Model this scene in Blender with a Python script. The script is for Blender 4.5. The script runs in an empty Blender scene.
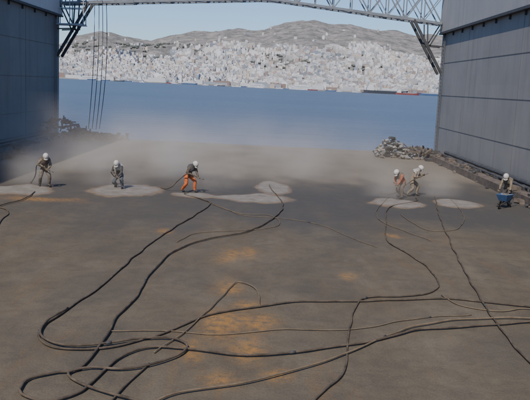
import bpy, bmesh, math, random
import numpy as np
from mathutils import Vector, Matrix, noise
random.seed(7)
C=bpy.context; D=bpy.data
scene=C.scene
def link(o): scene.collection.objects.link(o); return o
# ---------------------------------------------------------------- materials
def mat(name,col,rough=0.8,metal=0.0,noise_scale=None,var=0.25,bump=0.0,coord='Object'):
    m=D.materials.new(name); m.use_nodes=True; n=m.node_tree; b=n.nodes['Principled BSDF']
    b.inputs['Roughness'].default_value=rough; b.inputs['Metallic'].default_value=metal
    b.inputs['Base Color'].default_value=(*col,1)
    if noise_scale:
        tc=n.nodes.new('ShaderNodeTexCoord'); t=n.nodes.new('ShaderNodeTexNoise')
        t.inputs['Scale'].default_value=noise_scale; t.inputs['Detail'].default_value=6; t.inputs['Roughness'].default_value=.65
        n.links.new(tc.outputs[coord],t.inputs['Vector'])
        r=n.nodes.new('ShaderNodeValToRGB')
        r.color_ramp.elements[0].position=.3; r.color_ramp.elements[1].position=.72
        r.color_ramp.elements[0].color=(*[c*(1-var) for c in col],1)
        r.color_ramp.elements[1].color=(*[min(1,c*(1+var)) for c in col],1)
        n.links.new(t.outputs['Fac'],r.inputs['Fac']); n.links.new(r.outputs['Color'],b.inputs['Base Color'])
        if bump:
            bp=n.nodes.new('ShaderNodeBump'); bp.inputs['Strength'].default_value=bump; bp.inputs['Distance'].default_value=.02
            n.links.new(t.outputs['Fac'],bp.inputs['Height']); n.links.new(bp.outputs['Normal'],b.inputs['Normal'])
    return m
def mesh_obj(name,verts,faces,mats=(),parent=None,smooth=False,fm=None):
    me=D.meshes.new(name); me.from_pydata([tuple(v) for v in verts],[],faces)
    for m in mats: me.materials.append(m)
    if fm is not None: me.polygons.foreach_set('material_index',fm)
    if smooth: me.polygons.foreach_set('use_smooth',[True]*len(me.polygons))
    me.update(); o=D.objects.new(name,me); link(o)
    if parent: o.parent=parent
    return o
class MB:
    """accumulates boxes / beams / tubes in one mesh"""
    def __init__(s): s.v=[];s.f=[];s.m=[]
    def box(s,c,d,mi=0,rot=None):
        i=len(s.v); x,y,z=[k/2 for k in d]
        for p in [(-x,-y,-z),(x,-y,-z),(x,y,-z),(-x,y,-z),(-x,-y,z),(x,-y,z),(x,y,z),(-x,y,z)]:
            p=Vector(p)
            if rot: p=rot@p
            s.v.append(p+Vector(c))
        for f in [(0,3,2,1),(4,5,6,7),(0,1,5,4),(1,2,6,5),(2,3,7,6),(3,0,4,7)]:
            s.f.append(tuple(i+k for k in f)); s.m.append(mi)
    def beam(s,a,b,w,h=None,mi=0):
        a=Vector(a);b=Vector(b);h=h or w; d=b-a
        q=d.to_track_quat('Z','Y').to_matrix()
        s.box((a+b)/2,(w,h,d.length),mi,q)
    def tube(s,pts,r,n=8,mi=0,r2=None):
        pts=[Vector(p) for p in pts]; i0=len(s.v); N=len(pts)
        for k,p in enumerate(pts):
            d=(pts[min(k+1,N-1)]-pts[max(k-1,0)]).normalized()
            q=d.to_track_quat('Z','Y').to_matrix()
            rr=r if r2 is None else r+(r2-r)*k/(N-1)
            for j in range(n):
                a=2*math.pi*j/n
                s.v.append(p+q@Vector((rr*math.cos(a),rr*math.sin(a),0)))
        for k in range(N-1):
            for j in range(n):
                s.f.append((i0+k*n+j,i0+k*n+(j+1)%n,i0+(k+1)*n+(j+1)%n,i0+(k+1)*n+j)); s.m.append(mi)
        s.f.append(tuple(i0+j for j in range(n))[::-1]); s.m.append(mi)
        s.f.append(tuple(i0+(N-1)*n+j for j in range(n))); s.m.append(mi)
    def obj(s,name,mats,parent=None,smooth=False,bevel=0):
        o=mesh_obj(name,s.v,s.f,mats,parent,smooth,s.m)
        if bevel:
            b=o.modifiers.new('bev','BEVEL'); b.width=bevel; b.segments=2
        return o
def spline(pts,step=0.15):
    """Catmull-Rom through points"""
    P=[Vector(p) for p in pts]; P=[P[0]*2-P[1]]+P+[P[-1]*2-P[-2]]
    out=[]
    for i in range(1,len(P)-2):
        a,b,c,d=P[i-1:i+3]; n=max(2,int((c-b).length/step))
        for k in range(n):
            t=k/n
            out.append(0.5*((2*b)+(c-a)*t+(2*a-5*b+4*c-d)*t*t+(3*b-a-3*c+d)*t**3))
    out.append(P[-2]); return out
def interp(x,xs,ys): return float(np.interp(x,xs,ys))
def sstep(a,b,x):
    t=min(1,max(0,(x-a)/(b-a))); return t*t*(3-2*t)

# ---------------------------------------------------------------- camera
H=5.2; F=750.
cam=D.cameras.new('camera'); co=D.objects.new('camera',cam); link(co); scene.camera=co
cam.sensor_width=36; cam.lens=F/530*36; cam.clip_start=.1; cam.clip_end=60000
pitch=math.atan(114/F)
co.matrix_world=Matrix.Translation((0,0,H))@Matrix.Rotation(math.radians(90)-pitch,4,'X')@Matrix.Rotation(math.radians(2.7),4,'Z')

# ---------------------------------------------------------------- light
SUN_EL=math.radians(48); SUN_ROT=math.radians(201)
w=D.worlds.new('World'); scene.world=w; w.use_nodes=True; nt=w.node_tree
sky=nt.nodes.new('ShaderNodeTexSky'); sky.sky_type='NISHITA'; sky.sun_disc=False
sky.sun_elevation=SUN_EL; sky.sun_rotation=SUN_ROT; sky.air_density=1.0; sky.dust_density=0.3; sky.ozone_density=3.5
bg=nt.nodes['Background']; bg.inputs['Strength'].default_value=.135
tn=nt.nodes.new('ShaderNodeMix'); tn.data_type='RGBA'; tn.blend_type='MULTIPLY'; tn.inputs[0].default_value=1; tn.inputs[7].default_value=(.76,.91,1.18,1)
nt.links.new(sky.outputs['Color'],tn.inputs[6]); nt.links.new(tn.outputs[2],bg.inputs['Color'])
s=D.lights.new('sun','SUN'); s.energy=4.3; s.angle=math.radians(.5); s.color=(1,.90,.77)
so=D.objects.new('sun',s); link(so)
sd=Vector((math.sin(SUN_ROT)*math.cos(SUN_EL),math.cos(SUN_ROT)*math.cos(SUN_EL),math.sin(SUN_EL)))
so.rotation_euler=sd.to_track_quat('Z','Y').to_euler(); so.location=(-20,-20,60)

XL,XR,YE=-18.4,14.6,66.0
# ---------------------------------------------------------------- deck
def deck():
    nx=221; xs=np.linspace(XL,XR,nx)
    ys=np.concatenate([np.arange(-20,8,1.0),np.arange(8,YE+.01,.145)]); ys[-1]=YE; ny=len(ys)
    X,Y=np.meshgrid(xs,ys)
    patches=[(-11.2,33.7,1.5,1.6),(-6.6,35.2,1.7,1.9),(-.5,34.6,1.8,1.3),(0.5,38.3,.85,2.7),(-3.2,34.7,1.0,.9),(6.2,35.0,1.3,1.4),(9.3,36.0,1.15,1.3)]
    rust=[(-1.1,22.3,.32,.8),(-.4,22.7,.28,.7),(-.75,15.8,.45,1.1),(-.1,15.9,.5,.7),(-.9,19.1,.38,.6),(-.1,14.4,.32,.7),(-.8,12.8,.35,.4),(.2,12.9,.25,.35),(4.7,27.1,.25,.4),(-.4,17.4,.28,.45),(-1.3,14.2,.2,.5),(-9.5,31.5,1.6,.5),(-3.3,26,.3,.5),(2.6,20.5,.2,.4)]
    N=X.size; col=np.zeros((N,4),dtype=np.float32); z=np.zeros(N)
    xf=X.ravel(); yf=Y.ravel()
    for i in range(N):
        x=xf[i]; y=yf[i]
        p=0;r=0
        n1=noise.noise((x*.9,y*.45,1.3)); n2=noise.noise((x*.9,y*.45,7.7)); n3=noise.noise((x*3,y*1.5,2.2))
        if 28<y<46:
            for cx,cy,rx,ry in patches:
                q=math.hypot((x-cx+n1*.4)/rx,(y-cy+n2*.7)/ry)+n3*.12
                p=max(p,1-sstep(.78,1.12,q))
        for cx,cy,rx,ry in rust:
            q=math.hypot((x-cx+n1*.35)/rx,(y-cy+n2*.6)/ry)+n3*.3
            r=max(r,math.exp(-q*q*1.1))
        yn=y+n1*2.6+n2*1.6+noise.noise((x*.25,y*.1,9))*3
        dk=sstep(24.0,32.5,yn)*(1-sstep(38,46,yn))*(.7+.3*sstep(-8,0,x))
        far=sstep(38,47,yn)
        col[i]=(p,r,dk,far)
        z[i]=.03*p+.012*noise.noise((x*.5,y*.5,0))
    ii=np.arange(nx*ny).reshape(ny,nx)
    f=np.stack([ii[:-1,:-1],ii[:-1,1:],ii[1:,1:],ii[1:,:-1]],-1).reshape(-1,4)
    me=D.meshes.new('dock_deck'); me.vertices.add(N); me.vertices.foreach_set('co',np.stack([xf,yf,z],1).ravel())
    me.loops.add(f.size); me.loops.foreach_set('vertex_index',f.ravel())
    me.polygons.add(len(f)); me.polygons.foreach_set('loop_start',np.arange(0,f.size,4)); me.polygons.foreach_set('use_smooth',[True]*len(f))
    me.update(calc_edges=True)
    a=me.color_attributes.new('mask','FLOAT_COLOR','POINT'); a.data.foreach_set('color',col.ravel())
    o=D.objects.new('dock_deck',me); link(o)
    m=D.materials.new('deck_steel_and_grit'); m.use_nodes=True; n=m.node_tree; L=n.links; b=n.nodes['Principled BSDF']
    at=n.nodes.new('ShaderNodeVertexColor'); at.layer_name='mask'
    sp=n.nodes.new('ShaderNodeSeparateColor'); L.new(at.outputs['Color'],sp.inputs['Color'])
    tc=n.nodes.new('ShaderNodeTexCoord')
    def nz(scale,detail=5,rough=.6,sc=(1,1,1),dist=0):
        mp=n.nodes.new('ShaderNodeMapping'); mp.inputs['Scale'].default_value=sc
        t=n.nodes.new('ShaderNodeTexNoise'); t.inputs['Scale'].default_value=scale; t.inputs['Detail'].default_value=detail; t.inputs['Roughness'].default_value=rough; t.inputs['Distortion'].default_value=dist
        L.new(tc.outputs['Object'],mp.inputs['Vector']); L.new(mp.outputs['Vector'],t.inputs['Vector']); return t.outputs['Fac']
    def ramp(src,a,b_,c0=(0,0,0,1),c1=(1,1,1,1)):
        r=n.nodes.new('ShaderNodeValToRGB'); e=r.color_ramp.elements; e[0].position=a;e[1].position=b_;e[0].color=c0;e[1].color=c1
        L.new(src,r.inputs['Fac']); return r.outputs['Color']
    def mix(fac,a,b_,mode='MIX'):
        x=n.nodes.new('ShaderNodeMix'); x.data_type='RGBA'; x.blend_type=mode
        for k,v in ((0,fac),(6,a),(7,b_)):
            if hasattr(v,'links'): L.new(v,x.inputs[k])
            elif isinstance(v,tuple): x.inputs[k].default_value=(*v,1)
            else: x.inputs[k].default_value=v
        return x.outputs[2]
    def mul(a,b_):
        x=n.nodes.new('ShaderNodeMath'); x.operation='MULTIPLY'
        for k,v in enumerate((a,b_)):
            if hasattr(v,'links'): L.new(v,x.inputs[k])
            else: x.inputs[k].default_value=v
        return x.outputs[0]
    base=mix(ramp(nz(.35,6,.6,(1,.6,1)),.35,.68),(.126,.104,.072),(.168,.142,.102))
    base=mix(mul(ramp(nz(1.6,8,.7,dist=.6),.43,.72),.75),base,(.094,.080,.060))
    base=mix(mul(ramp(nz(.9,6,.65,(1,.35,1)),.52,.8),.55),base,(.22,.185,.135))
    base=mix(mul(ramp(nz(.22,7,.7,(1,1,1),1.2),.48,.62),.5),base,(.092,.082,.066))
    base=mix(mul(ramp(nz(.5,8,.75,(2.2,.5,1),.8),.54,.66),.40),base,(.19,.12,.06))
    # dark hose-drag streaks and footprints-like speckle
    base=mix(mul(ramp(nz(3.5,8,.8,(.35,1.4,1),1.5),.57,.66),.45),base,(.07,.06,.05))
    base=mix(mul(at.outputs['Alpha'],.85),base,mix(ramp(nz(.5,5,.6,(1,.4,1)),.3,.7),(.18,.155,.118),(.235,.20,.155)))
    base=mix(mul(sp.outputs['Blue'],ramp(nz(.7,6,.65,(1,.35,1)),.22,.5,(.35,.35,.35,1),(.95,.95,.95,1))),base,(.080,.076,.070))
    base=mix(mul(mul(sp.outputs['Green'],.85),ramp(nz(5,6,.7),.35,.6)),base,(.42,.22,.06))
    pc=mix(ramp(nz(1.3,5,.6),.35,.7),(.27,.245,.205),(.36,.33,.29))
    base=mix(mul(mul(sp.outputs['Red'],.85),ramp(nz(2.2,7,.7),.3,.6,(.5,.5,.5,1),(1,1,1,1))),base,pc)
    r=n.nodes.new('ShaderNodeValToRGB'); e=r.color_ramp.elements; e[0].position=.03;e[0].color=(0,0,0,1);e[1].position=.9;e[1].color=(0,0,0,1)
    q=e.new(.35); q.color=(1,1,1,1); L.new(sp.outputs['Red'],r.inputs['Fac'])
    base=mix(mul(mul(r.outputs['Color'],.7),ramp(nz(3,5,.6),.3,.6)),base,(.30,.19,.10))
    base=mix(.6,base,ramp(nz(28,4,.7),.3,.7,(.6,.6,.6,1),(1.25,1.25,1.25,1)),'MULTIPLY')
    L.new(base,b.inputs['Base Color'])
    ro=ramp(nz(2,4),.3,.8,(.75,.75,.75,1),(.95,.95,.95,1)); L.new(ro,b.inputs['Roughness'])
    b.inputs['Specular IOR Level'].default_value=.25
    bp=n.nodes.new('ShaderNodeBump'); bp.inputs['Strength'].default_value=.5; bp.inputs['Distance'].default_value=.03
    L.new(nz(12,6,.7),bp.inputs['Height']); L.new(bp.outputs['Normal'],b.inputs['Normal'])
    me.materials.append(m)
deck()
# ---------------------------------------------------------------- walls
def wallmat(name,c1,c2,streak=.5):
    m=D.materials.new(name); m.use_nodes=True; n=m.node_tree; L=n.links; b=n.nodes['Principled BSDF']
    tc=n.nodes.new('ShaderNodeTexCoord')
    def nz(scale,sc,lo,hi,det=6):
        mp=n.nodes.new('ShaderNodeMapping'); mp.inputs['Scale'].default_value=sc
        t=n.nodes.new('ShaderNodeTexNoise'); t.inputs['Scale'].default_value=scale; t.inputs['Detail'].default_value=det; t.inputs['Roughness'].default_value=.65
        L.new(tc.outputs['Object'],mp.inputs['Vector']); L.new(mp.outputs['Vector'],t.inputs['Vector'])
        r=n.nodes.new('ShaderNodeMapRange'); r.inputs[1].default_value=lo; r.inputs[2].default_value=hi; L.new(t.outputs['Fac'],r.inputs[0]); return r.outputs[0]
    def mix(f,a,c,k=1.):
        x=n.nodes.new('ShaderNodeMix'); x.data_type='RGBA'
        if k!=1.:
            q=n.nodes.new('ShaderNodeMath'); q.operation='MULTIPLY'; q.inputs[1].default_value=k; L.new(f,q.inputs[0]); f=q.outputs[0]
        L.new(f,x.inputs[0])
        for i,v in ((6,a),(7,c)):
            if isinstance(v,tuple): x.inputs[i].default_value=(*v,1)
            else: L.new(v,x.inputs[i])
        return x.outputs[2]
    col=mix(nz(.35,(1,1,1),.3,.7),c1,c2)
    col=mix(nz(1.5,(1,1,.06),.50,.75),col,tuple(k*.55 for k in c1),streak)
    col=mix(nz(1.1,(1,1,.08),.58,.8),col,(.20,.15,.11),.6)
    v=n.nodes.new('ShaderNodeTexVoronoi'); v.distance='CHEBYCHEV'; v.inputs['Randomness'].default_value=0; v.inputs['Scale'].default_value=.35
    mp=n.nodes.new('ShaderNodeMapping'); mp.inputs['Scale'].default_value=(0.01,.35,1.2); L.new(tc.outputs['Object'],mp.inputs['Vector']); L.new(mp.outputs['Vector'],v.inputs['Vector'])
    sp=n.nodes.new('ShaderNodeSeparateColor'); L.new(v.outputs['Color'],sp.inputs['Color'])
    col=mix(sp.outputs['Red'],col,tuple(k*.82 for k in c1),.3)
    L.new(col,b.inputs['Base Color']); b.inputs['Roughness'].default_value=.75
    return m
mw_l=wallmat('wall_paint_shaded',(.17,.18,.19),(.22,.23,.235))  # left wall: weathered paint darkened, its shade is put into the colour
mw_r=wallmat('wall_paint_lit',(.25,.25,.245),(.32,.315,.30))  # right wall: same paint lightened, the sunlit side is put into the colour
mw_s=wallmat('wall_seam',(.13,.13,.13),(.17,.17,.165))
mw_u=wallmat('wall_paint_upper',(.36,.36,.35),(.42,.415,.40))
mw_ul=wallmat('wall_paint_upper_pale',(.50,.50,.50),(.58,.58,.57),.3)
m_rust=mat('rusty_steel',(.13,.105,.085),.85,0,2.0,.5,.3)
m_dark=mat('dark_steel',(.06,.062,.065),.7,0,3.0,.4,.2)
m_grey=mat('grey_steel_paint',(.20,.22,.24),.6,0,2.0,.25)
m_pale=mat('pale_steel_paint',(.42,.44,.45),.6,0,2.0,.2)
def wall(side):
    par=D.objects.new('dock_wing_wall',None); link(par)
    sx=1 if side>0 else -1; X=XR if side>0 else XL
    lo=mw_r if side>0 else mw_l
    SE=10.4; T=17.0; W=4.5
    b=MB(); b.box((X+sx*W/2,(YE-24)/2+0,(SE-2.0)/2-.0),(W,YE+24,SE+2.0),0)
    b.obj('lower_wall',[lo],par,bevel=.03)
    b=MB(); b.box((X+sx*(W/2-.12),(YE-24)/2,(SE+T)/2+.004),(W+.24,YE+24.3,T-SE),0)
    b.obj('upper_wall',[mw_u if side>0 else mw_ul],par,bevel=.03)
    b=MB()
    for k in range(7):
        y=YE-9-k*12.2
        b.box((X-sx*.006,y,SE/2),(.012,.05,SE-.1),0)
    for z in (2.4,5.1,7.8): b.box((X-sx*.009,(YE-24)/2,z),(.018,YE+23.9,.04),0)
    b.box((X-sx*.16,(YE-24)/2,SE-.10),(.32,YE+24.2,.14),1)
    for k in range(30):
        b.box((X-sx*.07,YE-1.2-k*2.9,SE-.32),(.14,.04,.28),1)
    b.obj('plate_seams',[mw_s,m_dark],par)
    b=MB()
    for yy in (YE-1.6,YE-1.15): b.beam((X-sx*.12,yy,0.3),(X-sx*.12,yy,SE-.3),.05,.05)
    for k in range(32): b.beam((X-sx*.12,YE-1.6,.5+k*.3),(X-sx*.12,YE-1.15,.5+k*.3),.03)
    b.obj('wall_ladder',[mw_s],par)
    return par
wall(-1); wall(1)
def ledge(side):
    sx=side; X=XR if side>0 else XL; wdt=1.7 if side>0 else 2.2
    par=D.objects.new('side_ledge',None); link(par)
    b=MB(); b.box((X-sx*wdt/2-sx*.02,(YE-24)/2+.4,.17),(wdt,YE+22,.34),0)
    b.box((X-sx*(wdt+.05),(YE-24)/2+.4,.2),(.06,YE+22,.46),0); b.obj('ledge_plate',[m_rust,m_dark],par,bevel=.015)
    b=MB()
    b.tube([(X-sx*.35,y,.62) for y in range(-20,65,5)],.14,10)
    b.tube([(X-sx*.75,y,.50) for y in range(-20,65,5)],.08,8)
    for k in range(28):
        y=-18+k*3; b.box((X-sx*.5,y,.42),(.8,.12,.16),0)
    b.obj('service_pipes',[m_dark],par)
    b=MB(); rnd=random.Random(3+side)
    for k in range(90):
        y=30+rnd.random()*34; x=X-sx*(.7+rnd.random()*(wdt-.4)); sz=.06+rnd.random()**2*.35
        b.box((x,y,(.34 if abs(x-X)<wdt else .02)+sz*.3),(sz*(.4+rnd.random()),sz*(.8+rnd.random()*2.5),sz*.6),rnd.randint(0,1),Matrix.Rotation(rnd.random()*3,3,'Z')@Matrix.Rotation(rnd.uniform(-.3,.3),3,'X'))
    b.obj('scrap_on_ledge',[m_dark,m_rust],par,bevel=.02)
ledge(-1); ledge(1)
b=MB(); b.box((-1.9,YE+.2,-1.6),(33.0,.38,3.1)); b.obj('pontoon_end',[m_rust],bevel=.05)
# ---------------------------------------------------------------- truss footbridge
def truss():
    b=MB(); yy=(YE-.7,YE+.8)
    def bot(x): return interp(x,[-18.4,-.4,14.6],[11.35,12.5,11.1])
    def top(x): return bot(x)+2.3
    xs=np.linspace(-18.1,14.3,22)
    for y in yy:
        for i in range(21):
            a,c=xs[i],xs[i+1]
            b.beam((a,y,bot(a)),(c,y,bot(c)),.20,.20,0); b.beam((a,y,top(a)),(c,y,top(c)),.18,.18,0)
            if i%2: b.beam((a,y,bot(a)),(c,y,top(c)),.10,.10,0)
            else: b.beam((a,y,top(a)),(c,y,bot(c)),.10,.10,0)
            b.beam((a,y,bot(a)),(a,y,top(a)),.09,.09,0)
            if a>7: b.beam((a,y,top(a)),(c,y,bot(c)),.07,.07,0) if i%2 else b.beam((a,y,bot(a)),(c,y,top(c)),.07,.07,0)
        for sgn,xw in ((1,XL),(-1,XR)):
            b.beam((xw,y,6.9),(xw+sgn*2.7,y,bot(xw+sgn*2.7)),.22,.22,1)
            b.beam((xw,y,9.2),(xw+sgn*1.6,y,9.3),.10,.10,1)
            b.beam((xw+sgn*.15,y,bot(xw)),(xw+sgn*1.35,y,8.95),.10,.10,1)
            b.beam((xw+sgn*1.35,y,8.95),(xw+sgn*1.5,y,bot(xw)),.10,.10,1)
            b.beam((xw+sgn*2.7,y,bot(xw+sgn*2.7)),(xw+sgn*6.5,y,bot(xw+sgn*6.5)-.02),.26,.24,0)
    for i in range(22):
        a=xs[i]; b.beam((a,yy[0],bot(a)-.02),(a,yy[1],bot(a)-.02),.1,.1,0)
        if i<21: b.beam((a,yy[0],bot(a)-.05),(xs[i+1],yy[1],bot(xs[i+1])-.05),.06,.06,0)
    b.obj('truss_footbridge',[m_grey,m_dark])
    b=MB()
    for y in (YE-1.2,YE-.3):
        for z in (9.6,10.9,12.0): b.beam((XL+.1,y,z),(XL+2.4,y,z+.05),.07,.07)
        for x in (XL+.15,XL+1.2,XL+2.35): b.beam((x,y,9.6),(x,y,12.1),.07,.07)
    b.box((XL+1.25,YE-.75,9.55),(2.4,1.1,.08)); b.obj('access_platform',[m_pale])
truss()
b=MB()
for k,(x0,x1,y) in enumerate([(-15.2,-15.6,65.2),(-14.9,-15.35,65.5),(-14.5,-14.9,65.0),(-14.3,-14.75,65.6)]):
    b.tube([Vector((x0,y,11.7)).lerp(Vector((x1,y,.8)),t/10)+Vector((.25*math.sin(t/10*math.pi)*(.6+.2*k),0,0)) for t in range(11)],.03,6)
b.obj('hanging_cables',[m_dark])
# ---------------------------------------------------------------- water
m=D.materials.new('sea_water'); m.use_nodes=True; n=m.node_tree; L=n.links; bs=n.nodes['Principled BSDF']
bs.inputs['Roughness'].default_value=.3; bs.inputs['IOR'].default_value=1.33
tc=n.nodes.new('ShaderNodeTexCoord'); hs=[]
for sc,st in (((.25,.7,1),1.0),((.02,.12,1),.7),((.0012,.012,1),.7)):
    mp=n.nodes.new('ShaderNodeMapping'); mp.inputs['Scale'].default_value=sc
    t=n.nodes.new('ShaderNodeTexNoise'); t.inputs['Scale'].default_value=1.5; t.inputs['Detail'].default_value=6
    L.new(tc.outputs['Object'],mp.inputs['Vector']); L.new(mp.outputs['Vector'],t.inputs['Vector']); hs.append(t.outputs['Fac'])
ad=n.nodes.new('ShaderNodeMath'); L.new(hs[0],ad.inputs[0]); L.new(hs[1],ad.inputs[1])
bp=n.nodes.new('ShaderNodeBump'); bp.inputs['Strength'].default_value=.9; bp.inputs['Distance'].default_value=.6
L.new(ad.outputs[0],bp.inputs['Height']); L.new(bp.outputs['Normal'],bs.inputs['Normal'])
cr=n.nodes.new('ShaderNodeValToRGB'); e=cr.color_ramp.elements; e[0].position=.36;e[0].color=(.062,.078,.106,1);e[1].position=.66;e[1].color=(.098,.115,.142,1)
ad2=n.nodes.new('ShaderNodeMix'); ad2.inputs[0].default_value=.6; L.new(hs[1],ad2.inputs[2]); L.new(hs[2],ad2.inputs[3])
L.new(ad2.outputs[0],cr.inputs['Fac']); L.new(cr.outputs['Color'],bs.inputs['Base Color'])
S=30000
mesh_obj('sea_water',[(-S,-S,-1.5),(S,-S,-1.5),(S,S,-1.5),(-S,S,-1.5)],[(0,1,2,3)],[m])
# ---------------------------------------------------------------- far shore terrain
RX=[-3500,-2400,-1389,-1291,-1128,-964,-800,-637,-376,-214,-50,111,241,372,568,765,929,1092,2000,3500]
RZ=[120,150,190,250,285,262,240,290,340,352,358,400,422,405,405,385,362,362,260,200]
def th(x,y):
    if y<2400: return -3
    xr=x*5000/max(y,3300)
    g=interp(y,[2400,2440,2700,3200,3900,5000,6500],[0,.012,.10,.33,.66,1.0,.75])
    n=noise.noise((x/420,y/420,0))*.5+noise.noise((x/150,y/150,4))*.22+noise.noise((x/50,y/50,2))*.07
    rg=(1-abs(noise.noise((x/260+3,y/420,6)))*2)*.5+(1-abs(noise.noise((x/95+3,y/140,9)))*2)*.26
    h=interp(xr,RX,RZ)*g+n*50*min(1,g*2.2)*(1 if y<4600 else .4)+rg*36*min(1,max(0,g-.3)*2)
    h+=42*math.exp(-((x-95)/190)**2-((y-3350)/260)**2)+32*math.exp(-((x+560)/150)**2-((y-3500)/250)**2)
    return max(h,1.2) if y>=2410 else -1.5+2.7*(y-2400)/10
nx,ny=320,190; V=[];Fc=[]
ysT=[2398,2401,2411]+list(np.linspace(2440,6500,ny-3))
for j,y in enumerate(ysT):
    for i in range(nx):
        x=-3200+6400*i/(nx-1); V.append((x,y,th(x,y)))
for j in range(ny-1):
    for i in range(nx-1): k=j*nx+i; Fc.append((k,k+1,k+1+nx,k+nx))
mt=D.materials.new('hill_scrub'); mt.use_nodes=True; n=mt.node_tree; L=n.links; bs=n.nodes['Principled BSDF']
tc=n.nodes.new('ShaderNodeTexCoord'); t=n.nodes.new('ShaderNodeTexNoise'); t.inputs['Scale'].default_value=.016; t.inputs['Detail'].default_value=12; t.inputs['Roughness'].default_value=.78
L.new(tc.outputs['Object'],t.inputs['Vector']); cr=n.nodes.new('ShaderNodeValToRGB'); e=cr.color_ramp.elements
e[0].position=.42;e[0].color=(.15,.152,.142,1);e[1].position=.58;e[1].color=(.34,.315,.285,1)  # scrub tones lightened and greyed, distance haze painted in
L.new(t.outputs['Fac'],cr.inputs['Fac']); L.new(cr.outputs['Color'],bs.inputs['Base Color']); bs.inputs['Roughness'].default_value=1; bs.inputs['Specular IOR Level'].default_value=0
mesh_obj('hills',V,Fc,[mt],smooth=True)
# ---------------------------------------------------------------- city
def city():
    rnd=random.Random(11); V=[];Fc=[];cols=[]
    pal=[(.76,.74,.71)]*5+[(.66,.62,.56)]*5+[(.52,.49,.46)]*3+[(.82,.81,.79)]*6+[(.44,.33,.28)]*1+[(.36,.39,.42)]*3+[(.62,.51,.41)]*2
    def add(x,y,w,d,h,rot,c):
        z=th(x,y)-4; i=len(V); ca,sa=math.cos(rot),math.sin(rot)
        for zz in (0,h+4):
            for a,b_ in ((-w,-d),(w,-d),(w,d),(-w,d)):
                a/=2;b_/=2; V.append((x+a*ca-b_*sa,y+a*sa+b_*ca,z+zz))
        for f in [(0,1,5,4),(1,2,6,5),(2,3,7,6),(3,0,4,7)]: Fc.append(tuple(i+k for k in f)); cols.append((*c,1))
        Fc.append((i+4,i+5,i+6,i+7)); q=rnd.choice((.45,.6,.7)); cols.append((c[0]*q,c[1]*q*.97,c[2]*q*.97,1))
    n=0
    while n<20000:
        y=2425+ (rnd.random()**1.15)*2150; x=(rnd.random()*2-1)*y*.33
        e=th(x,y); ang=e/y
        lim=.049+.014*noise.noise((x/300,5,1))
        if .0<x/y<.14: lim+=.006
        if x/y<-.13: lim-=.014
        if ang>lim and rnd.random()>.04*math.exp(-(ang-lim)*150)+.002: n+=1; continue
        dens=noise.noise((x/130,y/180,8))
        if dens<-.26 and rnd.random()<.75: n+=1; continue
        w=7+rnd.random()**1.5*13; d=7+rnd.random()*8; h=6+rnd.random()**1.8*13
        if rnd.random()<.02: w*=2.2; h*=1.3
        c=rnd.choice(pal); k=.78+rnd.random()*.4; c=tuple(min(.86,q*k) for q in c)
        r=.16*noise.noise((x/400,y/400,3))*4+rnd.choice((0,math.pi/2))+rnd.gauss(0,.08)
        add(x,y,w,d,h,r,c)
        if rnd.random()<.4: add(x+rnd.uniform(-3,3),y+rnd.uniform(-2,2),w*.4,d*.4,h+3,r,c)
        n+=1
    for k in range(90):
        y=2416+rnd.random()*20; x=rnd.uniform(-830,830); add(x,y,rnd.uniform(15,60),14,rnd.uniform(5,15),rnd.uniform(-.05,.05),rnd.choice([(.5,.5,.5),(.35,.37,.40),(.6,.58,.55),(.3,.2,.16),(.7,.69,.67)]))
    me=D.meshes.new('city_buildings'); me.from_pydata(V,[],Fc); me.update()
    a=me.color_attributes.new('tint','FLOAT_COLOR','CORNER')
    me_l=np.repeat(np.array(cols,dtype=np.float32),4,axis=0); a.data.foreach_set('color',me_l.ravel())
    m=D.materials.new('city_stucco'); m.use_nodes=True; nn=m.node_tree; L=nn.links; bs=nn.nodes['Principled BSDF']
    at=nn.nodes.new('ShaderNodeVertexColor'); at.layer_name='tint'
    tc=nn.nodes.new('ShaderNodeTexCoord'); ge=nn.nodes.new('ShaderNodeNewGeometry')
    sx=nn.nodes.new('ShaderNodeSeparateXYZ'); L.new(tc.outputs['Object'],sx.inputs[0])
    def mth(op,a,b_=None):
        q=nn.nodes.new('ShaderNodeMath'); q.operation=op
        for k,v in enumerate((a,b_)):
            if v is None: continue
            if hasattr(v,'links'): L.new(v,q.inputs[k])
            else: q.inputs[k].default_value=v
        return q.outputs[0]
    fz=mth('GREATER_THAN',mth('FRACT',mth('DIVIDE',sx.outputs['Z'],3.1)),.5)
    fx=mth('GREATER_THAN',mth('FRACT',mth('DIVIDE',mth('ADD',sx.outputs['X'],sx.outputs['Y']),4.0)),.45)
    sn=nn.nodes.new('ShaderNodeSeparateXYZ'); L.new(ge.outputs['Normal'],sn.inputs[0])
    side=mth('LESS_THAN',mth('ABSOLUTE',sn.outputs['Z']),.5)
    win=mth('MULTIPLY',mth('MULTIPLY',fz,fx),side)
    mx=nn.nodes.new('ShaderNodeMix'); mx.data_type='RGBA'; L.new(mth('MULTIPLY',win,.6),mx.inputs[0]); L.new(at.outputs['Color'],mx.inputs[6]); mx.inputs[7].default_value=(.19,.21,.24,1)  # weak bluish windows: aerial haze mixed into the colour
    L.new(mx.outputs[2],bs.inputs['Base Color']); bs.inputs['Roughness'].default_value=.9
    me.materials.append(m); link(D.objects.new('city_buildings',me))
city()
rnd=random.Random(5); V=[];Fc=[]
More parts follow.
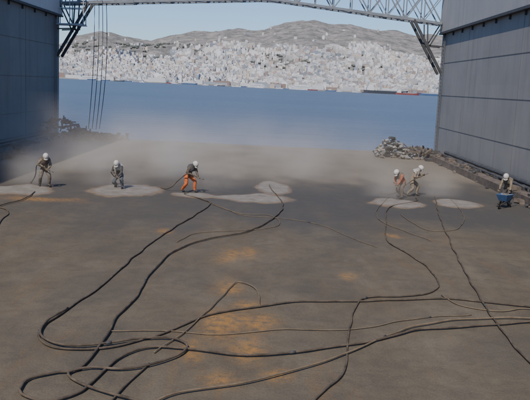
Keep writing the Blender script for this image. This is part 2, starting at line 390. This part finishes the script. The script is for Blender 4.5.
for k in range(2200):
    y=2425+rnd.random()*1400; x=(rnd.random()*2-1)*y*.34; 
    if noise.noise((x/130,y/180,8))>-.12 and rnd.random()<.6: continue
    z=th(x,y)
    if z/y>.05: continue
    for q in range(4):
        cx=x+rnd.uniform(-9,9); cy=y+rnd.uniform(-6,6); r=rnd.uniform(3,6.5); i=len(V)
        V+= [(cx+r*rnd.uniform(.7,1.2),cy,z+r*.6),(cx-r*rnd.uniform(.7,1.2),cy,z+r*.6),(cx,cy+r,z+r*.6),(cx,cy-r,z+r*.5),(cx+rnd.uniform(-2,2),cy,z+r*1.5),(cx,cy,z-2)]
        for f in [(0,2,4),(2,1,4),(1,3,4),(3,0,4),(2,0,5),(1,2,5),(3,1,5),(0,3,5)]: Fc.append(tuple(i+j for j in f))
mesh_obj('town_trees',V,Fc,[mat('tree_foliage',(.11,.12,.10),1,0,.05,.3)])
# ---------------------------------------------------------------- ships
ms={k:mat('ship_'+k,c,.6,0,.1,.12) for k,c in dict(white=(.70,.70,.69),red=(.28,.08,.07),black=(.07,.075,.085),blue=(.08,.14,.26),grey=(.35,.38,.4),cream=(.55,.5,.42)).items()}
def ship(name,x,y,Ln,hullc,topc,rot=0,kind='cargo'):
    par=D.objects.new(name,None); link(par); par.location=(x,y,-1.5); par.rotation_euler[2]=rot
    B=Ln*.16; Hh=Ln*.055+1.2
    secs=[(-.5,.75,1.05),(-.42,1,1.0),(.25,1,1.0),(.4,.65,1.15),(.5,.05,1.4)]
    V=[];Fc=[]
    for sx_,wd,hh in secs:
        for yy,zz in ((-1,hh),(-.85,0),(.85,0),(1,hh)): V.append((sx_*Ln-(0 if zz else (.03*Ln if sx_>.3 else 0)),yy*wd*B/2,zz*Hh if zz else -.3))
    for i in range(4):
        for j in range(3): Fc.append((i*4+j,i*4+j+1,(i+1)*4+j+1,(i+1)*4+j))
        Fc.append((i*4+3,i*4,(i+1)*4,(i+1)*4+3))
    Fc+= [(0,3,2,1),(16,17,18,19)]
    mesh_obj('hull',V,Fc,[ms[hullc]],par)
    b=MB()
    if kind=='cargo':
        x0=-.36*Ln
        for k,(l,h) in enumerate(((.16,.05),(.13,.04),(.10,.035))): b.box((x0,0,Hh+Ln*(.025+.042*k)),(l*Ln,B*.8,Ln*.042))
        b.box((x0-.04*Ln,0,Hh+Ln*.15),(.03*Ln,B*.3,Ln*.05),1)
        for k in (-.1,.1,.28): b.beam((k*Ln,0,Hh),(k*Ln,0,Hh+Ln*.12),Ln*.01,mi=1)
        b.box((.08*Ln,0,Hh+.01*Ln),(.55*Ln,B*.6,.02*Ln),1)
    elif kind=='ferry':
        for k,l in enumerate((.84,.76,.6)): b.box((-.04*Ln,0,Hh+Ln*(.02+.042*k)),(l*Ln,B*(.92-.08*k),Ln*.04))
        b.box((-.2*Ln,0,Hh+Ln*.16),(.07*Ln,B*.4,Ln*.06),1); b.beam((.2*Ln,0,Hh+.12*Ln),(.2*Ln,0,Hh+.22*Ln),Ln*.01,mi=1)
        for k in range(2): b.box((-.04*Ln,0,Hh+Ln*(.02+.042*k)),(.7*Ln,B*.93,Ln*.012),1)
    else:
        b.box((-.1*Ln,0,Hh+Ln*.05),(.3*Ln,B*.6,Ln*.1)); b.box((-.08*Ln,0,Hh+Ln*.125),(.15*Ln,B*.45,Ln*.05),1)
        b.beam((.1*Ln,0,Hh),(.1*Ln,0,Hh+Ln*.45),Ln*.015,mi=1); b.beam((-.3*Ln,0,Hh),(-.3*Ln,0,Hh+Ln*.3),Ln*.015,mi=1)
    b.obj('superstructure',[ms[topc],ms['grey']],par)
ship('tanker_ship',350,2290,135,'black','white',.03,'cargo'); ship('cargo_ship',395,2180,70,'red','white',.05,'cargo')
ship('ferry',-40,2330,60,'white','white',.1,'ferry'); ship('ferry',95,2340,75,'white','white',3.1,'ferry')
ship('ferry',-250,2345,50,'blue','white',.0,'ferry'); ship('cargo_ship',-430,2320,85,'grey','white',3.1,'cargo')
ship('ferry',-560,2340,60,'white','white',.1,'ferry'); ship('cargo_ship',500,2350,90,'blue','cream',3.2,'cargo')
rnd=random.Random(9)
for k in range(26):
    ship('fishing_boat',rnd.uniform(-620,300),rnd.uniform(2200,2390),rnd.uniform(16,34),rnd.choice(['white','white','blue','red','black']),rnd.choice(['white','cream']),rnd.uniform(-.4,.4)+rnd.choice((0,3.14)),'boat')
ship('fishing_boat',-425,2130,30,'black','white',.1,'boat'); ship('fishing_boat',-470,2160,26,'blue','white',.1,'boat')
# ---------------------------------------------------------------- hoses on deck
m_hose=mat('rubber_hose',(.095,.074,.054),.9,0,3,.6)
m_hose2=mat('dusty_hose',(.17,.13,.085),.9,0,4,.35)
def P2(s): return [tuple(float(q)/10 for q in p.split()) for p in s.split(',')]
HO=[('-36 352,-37 345,-24 326,-26 301,-31 271,-36 235,-39 201,-41 176,-44 159,-45 149,-43 142,-39 138,-33 138,-27 141,-22 147,-16 156,-10 165,-2 171,10 178,22 180,35 183,46 186,56 185,71 182,90 179',.023,0),
('2 392,3 377,8 330,4 296,-5 264,-15 251,-22 241,-28 222,-30 197,-30 173,-31 158,-31 142,-32 128,-35 126,-39 123,-39 119,-38 116,-34 114,-30 117,-28 122,-26 134,-21 140,-14 141,-1 139,10 143,23 150,35 159,48 164,67 171,85 176',.025,0),
('-10 104,-17 113,-25 118,-30 122,-33 126,-30 129,-25 128,-20 131,-15 137,-14 142,-18 146,-24 145,-30 141,-38 139,-44 145,-45 154,-43 163',.025,0),
('75 372,73 360,57 336,49 298,44 261,46 245,49 229,50 213,49 201,45 192,36 187,26 183,22 170,19 152,16 134,12 125,9 116,5 100',.021,0),
('88 388,86 376,76 323,67 267,62 231,58 198,55 172,54 153,54 135,56 110',.022,0),
('-26 102,-18 113,-13 120,-3 125,8 133,18 143,27 154,39 165,55 171,75 173',.020,1),
('-30 338,-15 309,-8 297,10 293,22 283,31 262,38 247',.010,1),
('93 371,87 325,77 292,67 282,61 288,58 317',.012,1),
('-125 270,-107 283,-104 296,-101 311,-103 331',.022,0),
('-108 236,-92 246,-94 265,-96 277,-103 289,-120 294',.022,0),
('-20 132,-22 123,-24 113,-25 100',.018,0),
('0 172,-1 187,-6 193,-8 186,-11 172,-15 153,-20 138',.014,1),
('47 190,50 181,58 177,66 181,74 178,90 180',.015,1),
('-23 322,-10 301,2 300,6 280,-2 268,-14 262,-24 255,-28 240',.012,1),
('62 372,56 350,50 330,47 300,53 280,60 262',.012,1),
('-31 150,-20 152,-8 151,6 156,20 158,36 168,50 174',.012,1)]
mh=[m_hose,m_hose2]
for k,(sg,r,mi) in enumerate(HO):
    pts=[(x+.05*noise.noise((x,y,k)),y+.1*noise.noise((y,x,k)),r*(1+.5*k%1.5)+.012) for x,y in P2(sg)]
    sp_=spline(pts,.12)
    sp_=[p+Vector((.05*noise.noise(p*1.1),.07*noise.noise(p*1.1+Vector((5,5,5))),0)) for p in sp_]
    b=MB(); b.tube(sp_,r,8); 
    for q in range(60,len(sp_)-5,110): b.tube([sp_[q],sp_[q]+(sp_[q+1]-sp_[q]).normalized()*.12],r*1.3,8,1)
    b.obj('blasting_hose',[mh[mi],m_dark],smooth=True)
# ---------------------------------------------------------------- sack heap, scrap heaps
def blobs(name,items,mats,seed):
    bm=bmesh.new(); rnd=random.Random(seed); fm=[]
    for (c,sz) in items:
        r=bmesh.ops.create_icosphere(bm,subdivisions=2,radius=1)
        R=Matrix.Rotation(rnd.random()*6,3,'Z')@Matrix.Rotation(rnd.uniform(-.9,.9),3,'X')
        of=rnd.random()*50; mi=rnd.choice(range(len(mats)))
        for v in r['verts']:
            p=v.co.copy(); p=Vector([math.copysign(abs(q)**.7,q) for q in p])*(1+.6*noise.noise(p*1.8+Vector((of,0,0))))
            v.co=R@Vector((p.x*sz[0],p.y*sz[1],p.z*sz[2]))+Vector(c)
        for f in {f for v in r['verts'] for f in v.link_faces}: f.material_index=mi; f.smooth=False
    me=D.meshes.new(name); bm.to_mesh(me); bm.free()
    for m in mats: me.materials.append(m)
    return link(D.objects.new(name,me))
rnd=random.Random(21); it=[]
for k in range(300):
    t=rnd.random(); x=8.7+t*3.9; hmax=1.3*math.exp(-((x-10.0)/1.1)**2)+.28
    yo=rnd.gauss(0,.5); sz=rnd.uniform(.06,.19); it.append(((x,60.3+yo,rnd.random()*hmax*math.exp(-yo*yo)+.05),(sz*1.7,sz,sz*.55)))
blobs('sack_heap',it,[mat('sack_white',(.36,.36,.35),.9,0,3,.3),mat('sack_grey',(.22,.22,.21),.9,0,3,.3),mat('sack_beige',(.28,.25,.21),.9,0,3,.3),m_rust,m_dark],4)
b=MB(); rnd=random.Random(33)
for k in range(90):
    x=11.2+rnd.random()*2.0; y=59+rnd.random()*5; L_=rnd.uniform(.2,1.1)
    b.box((x,y,.1+rnd.random()*.6),(L_,rnd.uniform(.04,.2),rnd.uniform(.04,.2)),rnd.choice((0,1,1)),Matrix.Rotation(rnd.random()*3,3,'Z')@Matrix.Rotation(rnd.uniform(-.7,.7),3,'Y'))
b.obj('scrap_heap',[m_dark,m_rust],bevel=.01)
b=MB(); rnd=random.Random(31)
for k in range(240):
    t=rnd.random(); x=-18+t*5.4; y=60+ (x+18)*1.0+rnd.uniform(-1.2,1.2); y=min(y,65.3)
    hm=(1.5*math.exp(-((x+17)/1.3)**2)+.75*(1-t)+.25); z=rnd.random()*hm; L_=rnd.uniform(.1,.7)
    b.box((x,y,z*.8+.12),(L_,rnd.uniform(.05,.3),rnd.uniform(.04,.25)),rnd.choice((0,0,1,2)),Matrix.Rotation(rnd.random()*3,3,'Z')@Matrix.Rotation(rnd.uniform(-.8,.8),3,'X'))
b.obj('scrap_heap',[m_dark,m_rust,mat('blue_scrap',(.05,.07,.11),.8)],bevel=.02)
def winch(x,y,rot,s_=1.):
    par=D.objects.new('mooring_winch',None); link(par); par.location=(x,y,0); par.rotation_euler[2]=rot; par.scale=(s_,)*3
    b=MB(); b.box((0,0,.12),(1.8,1.1,.22)); b.obj('bed',[m_dark],par,bevel=.02)
    b=MB(); b.tube([(-.45,0,.72),(.45,0,.72)],.32,16); b.tube([(-.5,0,.72),(-.45,0,.72)],.52,18); b.tube([(.45,0,.72),(.5,0,.72)],.52,18); b.tube([(-.85,0,.72),(.85,0,.72)],.08,10)
    b.tube([(.75,0,.72),(.85,0,.72)],.28,14); b.obj('drum',[m_dark],par)
    b=MB()
    for x_ in (-.65,.65): b.box((x_,0,.45),(.1,.5,.6))
    b.box((-.78,.35,.5),(.3,.4,.5)); b.obj('frame',[m_rust],par,bevel=.02)
winch(-15.6,62.4,.3)
for bx,by in ((-12.6,65.2),):
    par=D.objects.new('mooring_bollard',None); link(par); par.location=(bx,by,0)
    b=MB()
    for q in (-.35,.35): b.tube([(q,0,0),(q,0,.5)],.13,12); b.tube([(q,0,.5),(q,0,.58)],.18,12)
    b.box((0,0,.03),(1.1,.45,.06)); b.obj('bitts',[m_dark],par)

# ---------------------------------------------------------------- people
m_skin=mat('skin',(.42,.26,.18),.6); m_glove=mat('work_glove',(.22,.17,.11),.85,0,30,.2); m_boot=mat('boot',(.035,.03,.028),.7)
m_helm=mat('helmet_white',(.58,.56,.52),.6,0,9,.2); m_visor=mat('visor',(.03,.035,.04),.2); m_noz=mat('nozzle_steel',(.16,.15,.14),.5,.3)
def ik(a,t,l1,l2,bend):
    a=Vector(a);t=Vector(t);d=t-a; Ld=min(d.length,(l1+l2)*.995); dn=d.normalized(); t=a+dn*Ld
    x=(l1*l1-l2*l2+Ld*Ld)/(2*Ld); h=math.sqrt(max(0,l1*l1-x*x)); bv=Vector(bend); bv=(bv-dn*bv.dot(dn)).normalized()
    return a+dn*x+bv*h,t
def skinned(name,verts,edges,radii,root,par,mats,classify=None,sub=1):
    me=D.meshes.new(name+'_t'); me.from_pydata([tuple(v) for v in verts],edges,[]); o=D.objects.new(name+'_t',me); link(o)
    md=o.modifiers.new('s','SKIN'); md.use_smooth_shade=True; md.branch_smoothing=.4
    sv=me.skin_vertices[0].data
    for i,r in enumerate(radii):
        sv[i].radius=r if isinstance(r,tuple) else (r,r); sv[i].use_root=(i==root)
    ss=o.modifiers.new('u','SUBSURF'); ss.levels=sub; ss.render_levels=sub
    C.view_layer.update(); dg=C.evaluated_depsgraph_get(); nm=D.meshes.new_from_object(o.evaluated_get(dg)); nm.name=name
    D.objects.remove(o,do_unlink=True)
    nm.materials.clear()
    for m in mats: nm.materials.append(m)
    for p in nm.polygons:
        p.use_smooth=True; p.material_index=classify(p.center) if classify else 0
    if name=='body':   # cloth folds
        for v in nm.vertices: v.co+=v.normal*(.014*noise.noise(v.co*13)+.008*noise.noise(v.co*28))
    no=D.objects.new(name,nm); link(no); no.parent=par; return no
def segd(p,a,b):
    d=b-a; t=max(0,min(1,(p-a).dot(d)/max(1e-9,d.dot(d)))); return (p-(a+d*t)).length
def worker(loc,yaw,pz,lean,feet,hands,jacket,trousers,cape=None,head_dn=.4,noz=True,nozdir=None,hoodstyle=True,twist=0,hosex=1):
    par=D.objects.new('sandblasting_worker',None); link(par); par.location=(loc[0],loc[1],.02); par.rotation_euler[2]=yaw
    V=[];E=[];Rr=[];seg=[]
    def add(p,r,pr=None,mi=0):
        V.append(Vector(p)); Rr.append(r); i=len(V)-1
        if pr is not None: E.append((pr,i)); seg.append((pr,i,mi))
        return i
    dv=Vector((math.sin(lean*.75),0,math.cos(lean*.75))); d2=Vector((math.sin(lean),0,math.cos(lean))); d3=Vector((math.sin(lean*1.15),0,math.cos(lean*1.15)))
    P0=Vector((-math.sin(lean)*.10,0,pz))
    pel=add(P0,(.165,.135)); sp=add(P0+dv*.2,(.16,.135),pel,0); ch=add(V[sp]+d2*.22,(.20,.155),sp,0); nk=add(V[ch]+d3*.13,.08,ch,0)
    hd=Vector((math.sin(lean+head_dn),0,math.cos(lean+head_dn))); hb=add(V[nk]+hd*.08,.07,nk,3); ht=add(V[hb]+hd*.13,(.085,.095),hb,3)
    J={}
    for sgn,key,ft,hn in ((1,'L',feet[0],hands[0]),(-1,'R',feet[1],hands[1])):
        hip=add(P0+Vector((0,sgn*.10,-.05)),.12,pel,1)
        an=Vector((ft[0],ft[1],.10)); kn,an=ik(V[hip],an,.43,.42,(1,sgn*.25,.1))
        k=add(kn,.09,hip,1); cf=add(kn.lerp(an,.35)+Vector((-.015,0,0)),.088,k,1); a=add(an,.072,cf,1); h_=add(an+Vector((.07,sgn*.01,-.045)),.055,a,2); t=add(an+Vector((.19,sgn*.04,-.06)),.042,h_,2)
        sh=add(V[ch]+d3*.07+Vector((0,sgn*.19,0)),.09,ch,0)
        el,wr=ik(V[sh],hn,.29,.27,(-.5,sgn*.7,-.8)); 
        ua=add(V[sh].lerp(el,.5),.078,sh,0); e=add(el,.066,ua,0); wv=add(wr,.045,e,0)
        J[key]=(el,wr)
    def cls(p):
        best=None
        for a,b_,mi in seg:
            d=segd(p,V[a],V[b_])/( (Rr[b_][0] if isinstance(Rr[b_],tuple) else Rr[b_])+.02)
            if best is None or d<best[0]: best=(d,mi)
        return best[1]
    skinned('body',V,E,Rr,pel,par,[jacket,trousers,m_boot,m_skin],cls,2)
    hc=V[hb].lerp(V[ht],.75); fw=Vector((math.cos(lean+head_dn),0,-math.sin(lean+head_dn))); up=hd; lf=Vector((0,1,0))
    M=Matrix((fw,lf,up)).transposed()
    def T(x,y,z): return hc+M@Vector((x,y,z))
    b=MB(); b.tube([T(.085,0,.0),T(.125,0,-.03)],.012,8,r2=.018)
    for q in (-1,1): b.tube([T(0,q*.085,.01),T(0,q*.105,.012)],.028,8); b.tube([T(.085,q*.032,.02),T(.096,q*.032,.02)],.013,8,1)
    b.tube([T(.088,-.025,-.06),T(.09,.025,-.06)],.008,6,1)
    b.obj('face',[m_skin,m_visor],par,smooth=True)
    V2=[];F2=[];nu,nv=20,9
    for j in range(nv):
        ph=math.pi*.56*j/(nv-1)
        for i in range(nu):
            th_=2*math.pi*i/nu; r=.128
            x=r*1.12*math.sin(ph)*math.cos(th_); y=r*.95*math.sin(ph)*math.sin(th_); z=r*1.05*math.cos(ph)+.035
            if j==nv-1: x*=1.10;y*=1.08
            V2.append(T(x,y,z))
    for j in range(nv-1):
        for i in range(nu): F2.append((j*nu+i,j*nu+(i+1)%nu,(j+1)*nu+(i+1)%nu,(j+1)*nu+i))
    k0=len(V2)
    for i in range(7):
        a=-.8+1.6*i/6; V2.append(T(.155*math.cos(a),.135*math.sin(a),.012)); V2.append(T(.215*math.cos(a),.15*math.sin(a),-.005))
    for i in range(6): F2.append((k0+2*i,k0+2*i+1,k0+2*i+3,k0+2*i+2))
    ho=mesh_obj('helmet',V2,F2,[m_helm],par,True); sm=ho.modifiers.new('s','SOLIDIFY'); sm.thickness=.008
    if hoodstyle:
        V3=[];F3=[];rings=[(.120,.113,0.02),(.116,.111,-.06),(.115,.117,-.12),(.17,.21,-.20),(.21,.27,-.30)]
        for j,(rx,ry,z) in enumerate(rings):
            for i in range(nu):
                a=2*math.pi*i/nu; wv_=1+.06*math.sin(a*5+j)*(j>2)
                V3.append(T(rx*math.cos(a)*wv_,ry*math.sin(a)*wv_,z))
        for j in range(4):
            for i in range(nu): F3.append((j*nu+i,j*nu+(i+1)%nu,(j+1)*nu+(i+1)%nu,(j+1)*nu+i))
        mesh_obj('blast_hood_cape',V3,F3,[cape or m_helm],par,True)
        b=MB(); 
        for i in range(6):
            a=-.6+1.2*(i+.5)/6; c=T(.125*math.cos(a),.120*math.sin(a),-.035); b.box(c,(.012,.028,.075),0,M@Matrix.Rotation(a,3,'Z'))
        b.obj('visor',[m_visor],par)
    hl,hr=J['L'][1],J['R'][1]
    ax=Vector(nozdir).normalized() if nozdir else ((hl-hr).normalized() if noz else Vector((0,1,0)))
    for key in 'LR':
        el,wr=J[key]; u=(wr-el).normalized(); a_=(ax-u*ax.dot(u)); a_=a_.normalized() if a_.length>.2 else u.orthogonal().normalized()
        c=u.cross(a_).normalized()
        vv=[wr,wr+u*.05]; ee=[(0,1)]; rr=[.034,(.038,.03)]
        for q,(o_,ln) in enumerate(((-.033,.8),(-.011,1.),(.011,.95),(.033,.75))):
            i=len(vv); vv+=[wr+u*.075+a_*o_,wr+u*(.075+.035*ln)+a_*o_*1.05+c*.012,wr+u*(.075+.045*ln)+a_*o_*1.05+c*(.042*ln),wr+u*(.075+.02*ln)+a_*o_+c*(.058*ln)]
            ee+=[(1,i),(i,i+1),(i+1,i+2),(i+2,i+3)]; rr+=[.014,.012,.011,.009]
        i=len(vv); vv+=[wr+u*.03-a_*.045+c*.012,wr+u*.055-a_*.06+c*.035,wr+u*.07-a_*.045+c*.055]; ee+=[(0,i),(i,i+1),(i+1,i+2)]; rr+=[.016,.013,.010]
        skinned('glove_'+key.lower(),vv,ee,rr,0,par,[m_glove],None,1)
    if noz:
        f_=hl if (hl.x>hr.x) else hr; b_=hr if f_ is hl else hl
        d=(f_-b_).normalized(); off=Vector((0,0,-.03))
        b=MB(); b.tube([f_+d*.08+off,f_+d*.30+off],.026,10,r2=.016); b.tube([f_+d*.03+off,f_+d*.10+off],.036,10); b.obj('blast_nozzle',[m_noz],par,smooth=True)
        side=-1 if b_ is hr else 1
        pts=[f_+d*.05+off,b_+off,b_-d*.22+off+Vector((0,side*.1,0)),Vector((-.35*hosex,side*.36,pz*.62)),Vector((-.65*hosex,side*.45,.2)),Vector((-1.0*hosex,side*.5,.05)),Vector((-1.5*hosex,side*.4,.04))]
        b=MB(); b.tube(spline(pts,.05),.024,8); b.obj('hose_end',[m_hose],par,smooth=True)
    return par
def cloth(n,c): return mat(n,c,.95,0,9,.45,.4)
khaki=cloth('cloth_khaki',(.22,.18,.13)); brown=cloth('cloth_brown',(.12,.095,.075)); dkgrey=cloth('cloth_dark_grey',(.075,.072,.072)); dust=cloth('cloth_dusty',(.165,.14,.115))
orange=cloth('cloth_orange',(.58,.14,.04)); red=cloth('cloth_red_orange',(.42,.13,.07)); tan=cloth('cloth_tan',(.28,.22,.165)); white=cloth('cloth_white',(.36,.34,.31)); blue=cloth('cloth_blue_grey',(.10,.11,.13))
R_=math.radians
worker((-10.45,35.1),R_(-65),.86,R_(30),[(.10,.20),(-.12,-.20)],[(.42,.10,.88),(.26,-.10,.98)],khaki,dust,brown,.35)
worker((-7.05,35.8),R_(-100),.66,R_(38),[(.22,.24),(-.22,-.22)],[(.50,.12,.62),(.32,-.10,.72)],dkgrey,blue,white,.25)
worker((-3.7,35.6),R_(-40),.82,R_(42),[(.22,.20),(-.22,-.20)],[(.58,.06,.78),(.38,-.10,.86)],brown,orange,dkgrey,.15)
worker((6.75,36.9),R_(-140),.80,R_(48),[(.20,.20),(-.22,-.2)],[(.52,.08,.62),(.34,-.12,.72)],red,brown,dust,.15)
worker((7.45,37.9),R_(-20),.82,R_(32),[(.2,.2),(-.2,-.2)],[(.50,.10,1.10),(.30,-.10,1.0)],tan,khaki,white,.2)
worker((11.75,36.2),R_(-125),.84,R_(35),[(.18,.18),(-.22,-.18)],[(.46,.26,.74),(.46,-.26,.74)],khaki,dkgrey,dust,.3,noz=False,hoodstyle=True)
# ---------------------------------------------------------------- wheelbarrow
def barrow(loc,rot):
    par=D.objects.new('wheelbarrow',None); link(par); par.location=(loc[0],loc[1],.02); par.rotation_euler[2]=rot
    mb=mat('blue_paint',(.09,.18,.36),.6,0,6,.3)
    t=[(-.38,-.30),(.46,-.26),(.46,.26),(-.38,.30)]; bt=[(-.26,-.2),(.24,-.17),(.24,.17),(-.26,.2)]
    V=[(x,y,.62+(.04 if x>0 else 0)) for x,y in t]+[(x,y,.34) for x,y in bt]
    F_=[(0,1,5,4),(1,2,6,5),(2,3,7,6),(3,0,4,7),(4,5,6,7)]
    o=mesh_obj('tray',V,F_,[mb],par); q=o.modifiers.new('s','SOLIDIFY'); q.thickness=.015
    V=[(x*.86,y*.86,.58) for x,y in t]+[(0,0,.70)]; mesh_obj('grit_load',V,[(0,1,4),(1,2,4),(2,3,4),(3,0,4)],[mat('grit',(.16,.14,.12),1,0,20,.3,.4)],par)
    b=MB()
    for s_ in (-1,1):
        b.tube([(-1.05,s_*.30,.66),(-.7,s_*.28,.56),(-.2,s_*.2,.32),(.62,s_*.06,.2)],.018,8)
        b.tube([(-.25,s_*.2,.33),(-.33,s_*.24,.01)],.016,8); b.tube([(.0,s_*.17,.33),(-.33,s_*.24,.01)],.014,8)
    b.tube([(-.33,-.24,.12),(-.33,.24,.12)],.012,6); b.obj('frame',[m_dark],par,smooth=True)
    b=MB(); pts=[(.62+.17*math.cos(a),0,.2+.17*math.sin(a)) for a in [2*math.pi*k/18 for k in range(19)]]; b.tube(pts,.035,8); 
    for k in range(4): a=k*math.pi/4; b.beam((.62+.16*math.cos(a),0,.2+.16*math.sin(a)),(.62-.16*math.cos(a),0,.2-.16*math.sin(a)),.015)
    b.tube([(.62,-.08,.2),(.62,.08,.2)],.02,8); b.obj('wheel',[m_boot],par,smooth=True)
barrow((11.35,35.3),R_(-125))
# ---------------------------------------------------------------- blasting dust: one soft heterogeneous volume over the far deck
def dustcloud():
    b=MB(); b.box((-2.0,49.5,2.15),(31.0,35,4.2)); o=b.obj('blasting_dust_cloud',[])
    m=D.materials.new('airborne_dust'); m.use_nodes=True; n=m.node_tree; L=n.links; n.nodes.remove(n.nodes['Principled BSDF'])
    vs=n.nodes.new('ShaderNodeVolumeScatter'); vs.inputs['Color'].default_value=(.96,.84,.68,1); vs.inputs['Anisotropy'].default_value=-.15
    L.new(vs.outputs[0],n.nodes['Material Output'].inputs['Volume'])
    tc=n.nodes.new('ShaderNodeTexCoord'); sx=n.nodes.new('ShaderNodeSeparateXYZ'); L.new(tc.outputs['Object'],sx.inputs[0])
    def mth(op,a,b_=None,c=None):
        q=n.nodes.new('ShaderNodeMath'); q.operation=op
        for k,v in enumerate((a,b_,c)):
            if v is None: continue
            if hasattr(v,'links'): L.new(v,q.inputs[k])
            else: q.inputs[k].default_value=v
        return q.outputs[0]
    t=n.nodes.new('ShaderNodeTexNoise'); t.inputs['Scale'].default_value=.32; t.inputs['Detail'].default_value=3; t.inputs['Distortion'].default_value=.4; L.new(tc.outputs['Object'],t.inputs['Vector'])
    nn=mth('MAXIMUM',mth('MULTIPLY',mth('SUBTRACT',t.outputs['Fac'],.34),4.0),0.0)
    zf=mth('MAXIMUM',mth('SUBTRACT',1.0,mth('DIVIDE',sx.outputs['Z'],4.2)),0.0)
    yf=mth('MINIMUM',mth('MAXIMUM',mth('DIVIDE',mth('SUBTRACT',sx.outputs['Y'],34.0),12.0),0.0),1.0)
    xf=mth('MINIMUM',mth('MAXIMUM',mth('DIVIDE',mth('SUBTRACT',13.0,sx.outputs['X']),14.0),0.1),1.0)
    wide=mth('MULTIPLY',mth('MULTIPLY',mth('MULTIPLY',yf,xf),mth('MULTIPLY',zf,zf)),.085)
    acc=wide
    for (x,y,z,r,k) in ((-11.2,35.7,.6,1.5,.70),(-7.4,36.6,.6,1.6,.60),(-5.2,40.5,.8,2.5,.30),(-2.5,36.2,.5,1.4,.55),(-9.3,42,.9,2.8,.28),(6.0,36.4,.4,1.3,.60),(8.8,37.6,.5,1.3,.50),(-14.0,45,1.0,3.2,.24),(2.5,43,.7,2.4,.16)):
        vd=n.nodes.new('ShaderNodeVectorMath'); vd.operation='DISTANCE'; L.new(tc.outputs['Object'],vd.inputs[0]); vd.inputs[1].default_value=(x,y,z)
        f=mth('MAXIMUM',mth('SUBTRACT',1.0,mth('DIVIDE',vd.outputs['Value'],r*1.3)),0.0)
        acc=mth('ADD',acc,mth('MULTIPLY',mth('MULTIPLY',f,f),k))
    L.new(mth('MULTIPLY',acc,nn),vs.inputs['Density'])
    try: m.cycles.volume_step_rate=1.5
    except Exception: pass
    o.data.materials.append(m)
dustcloud()
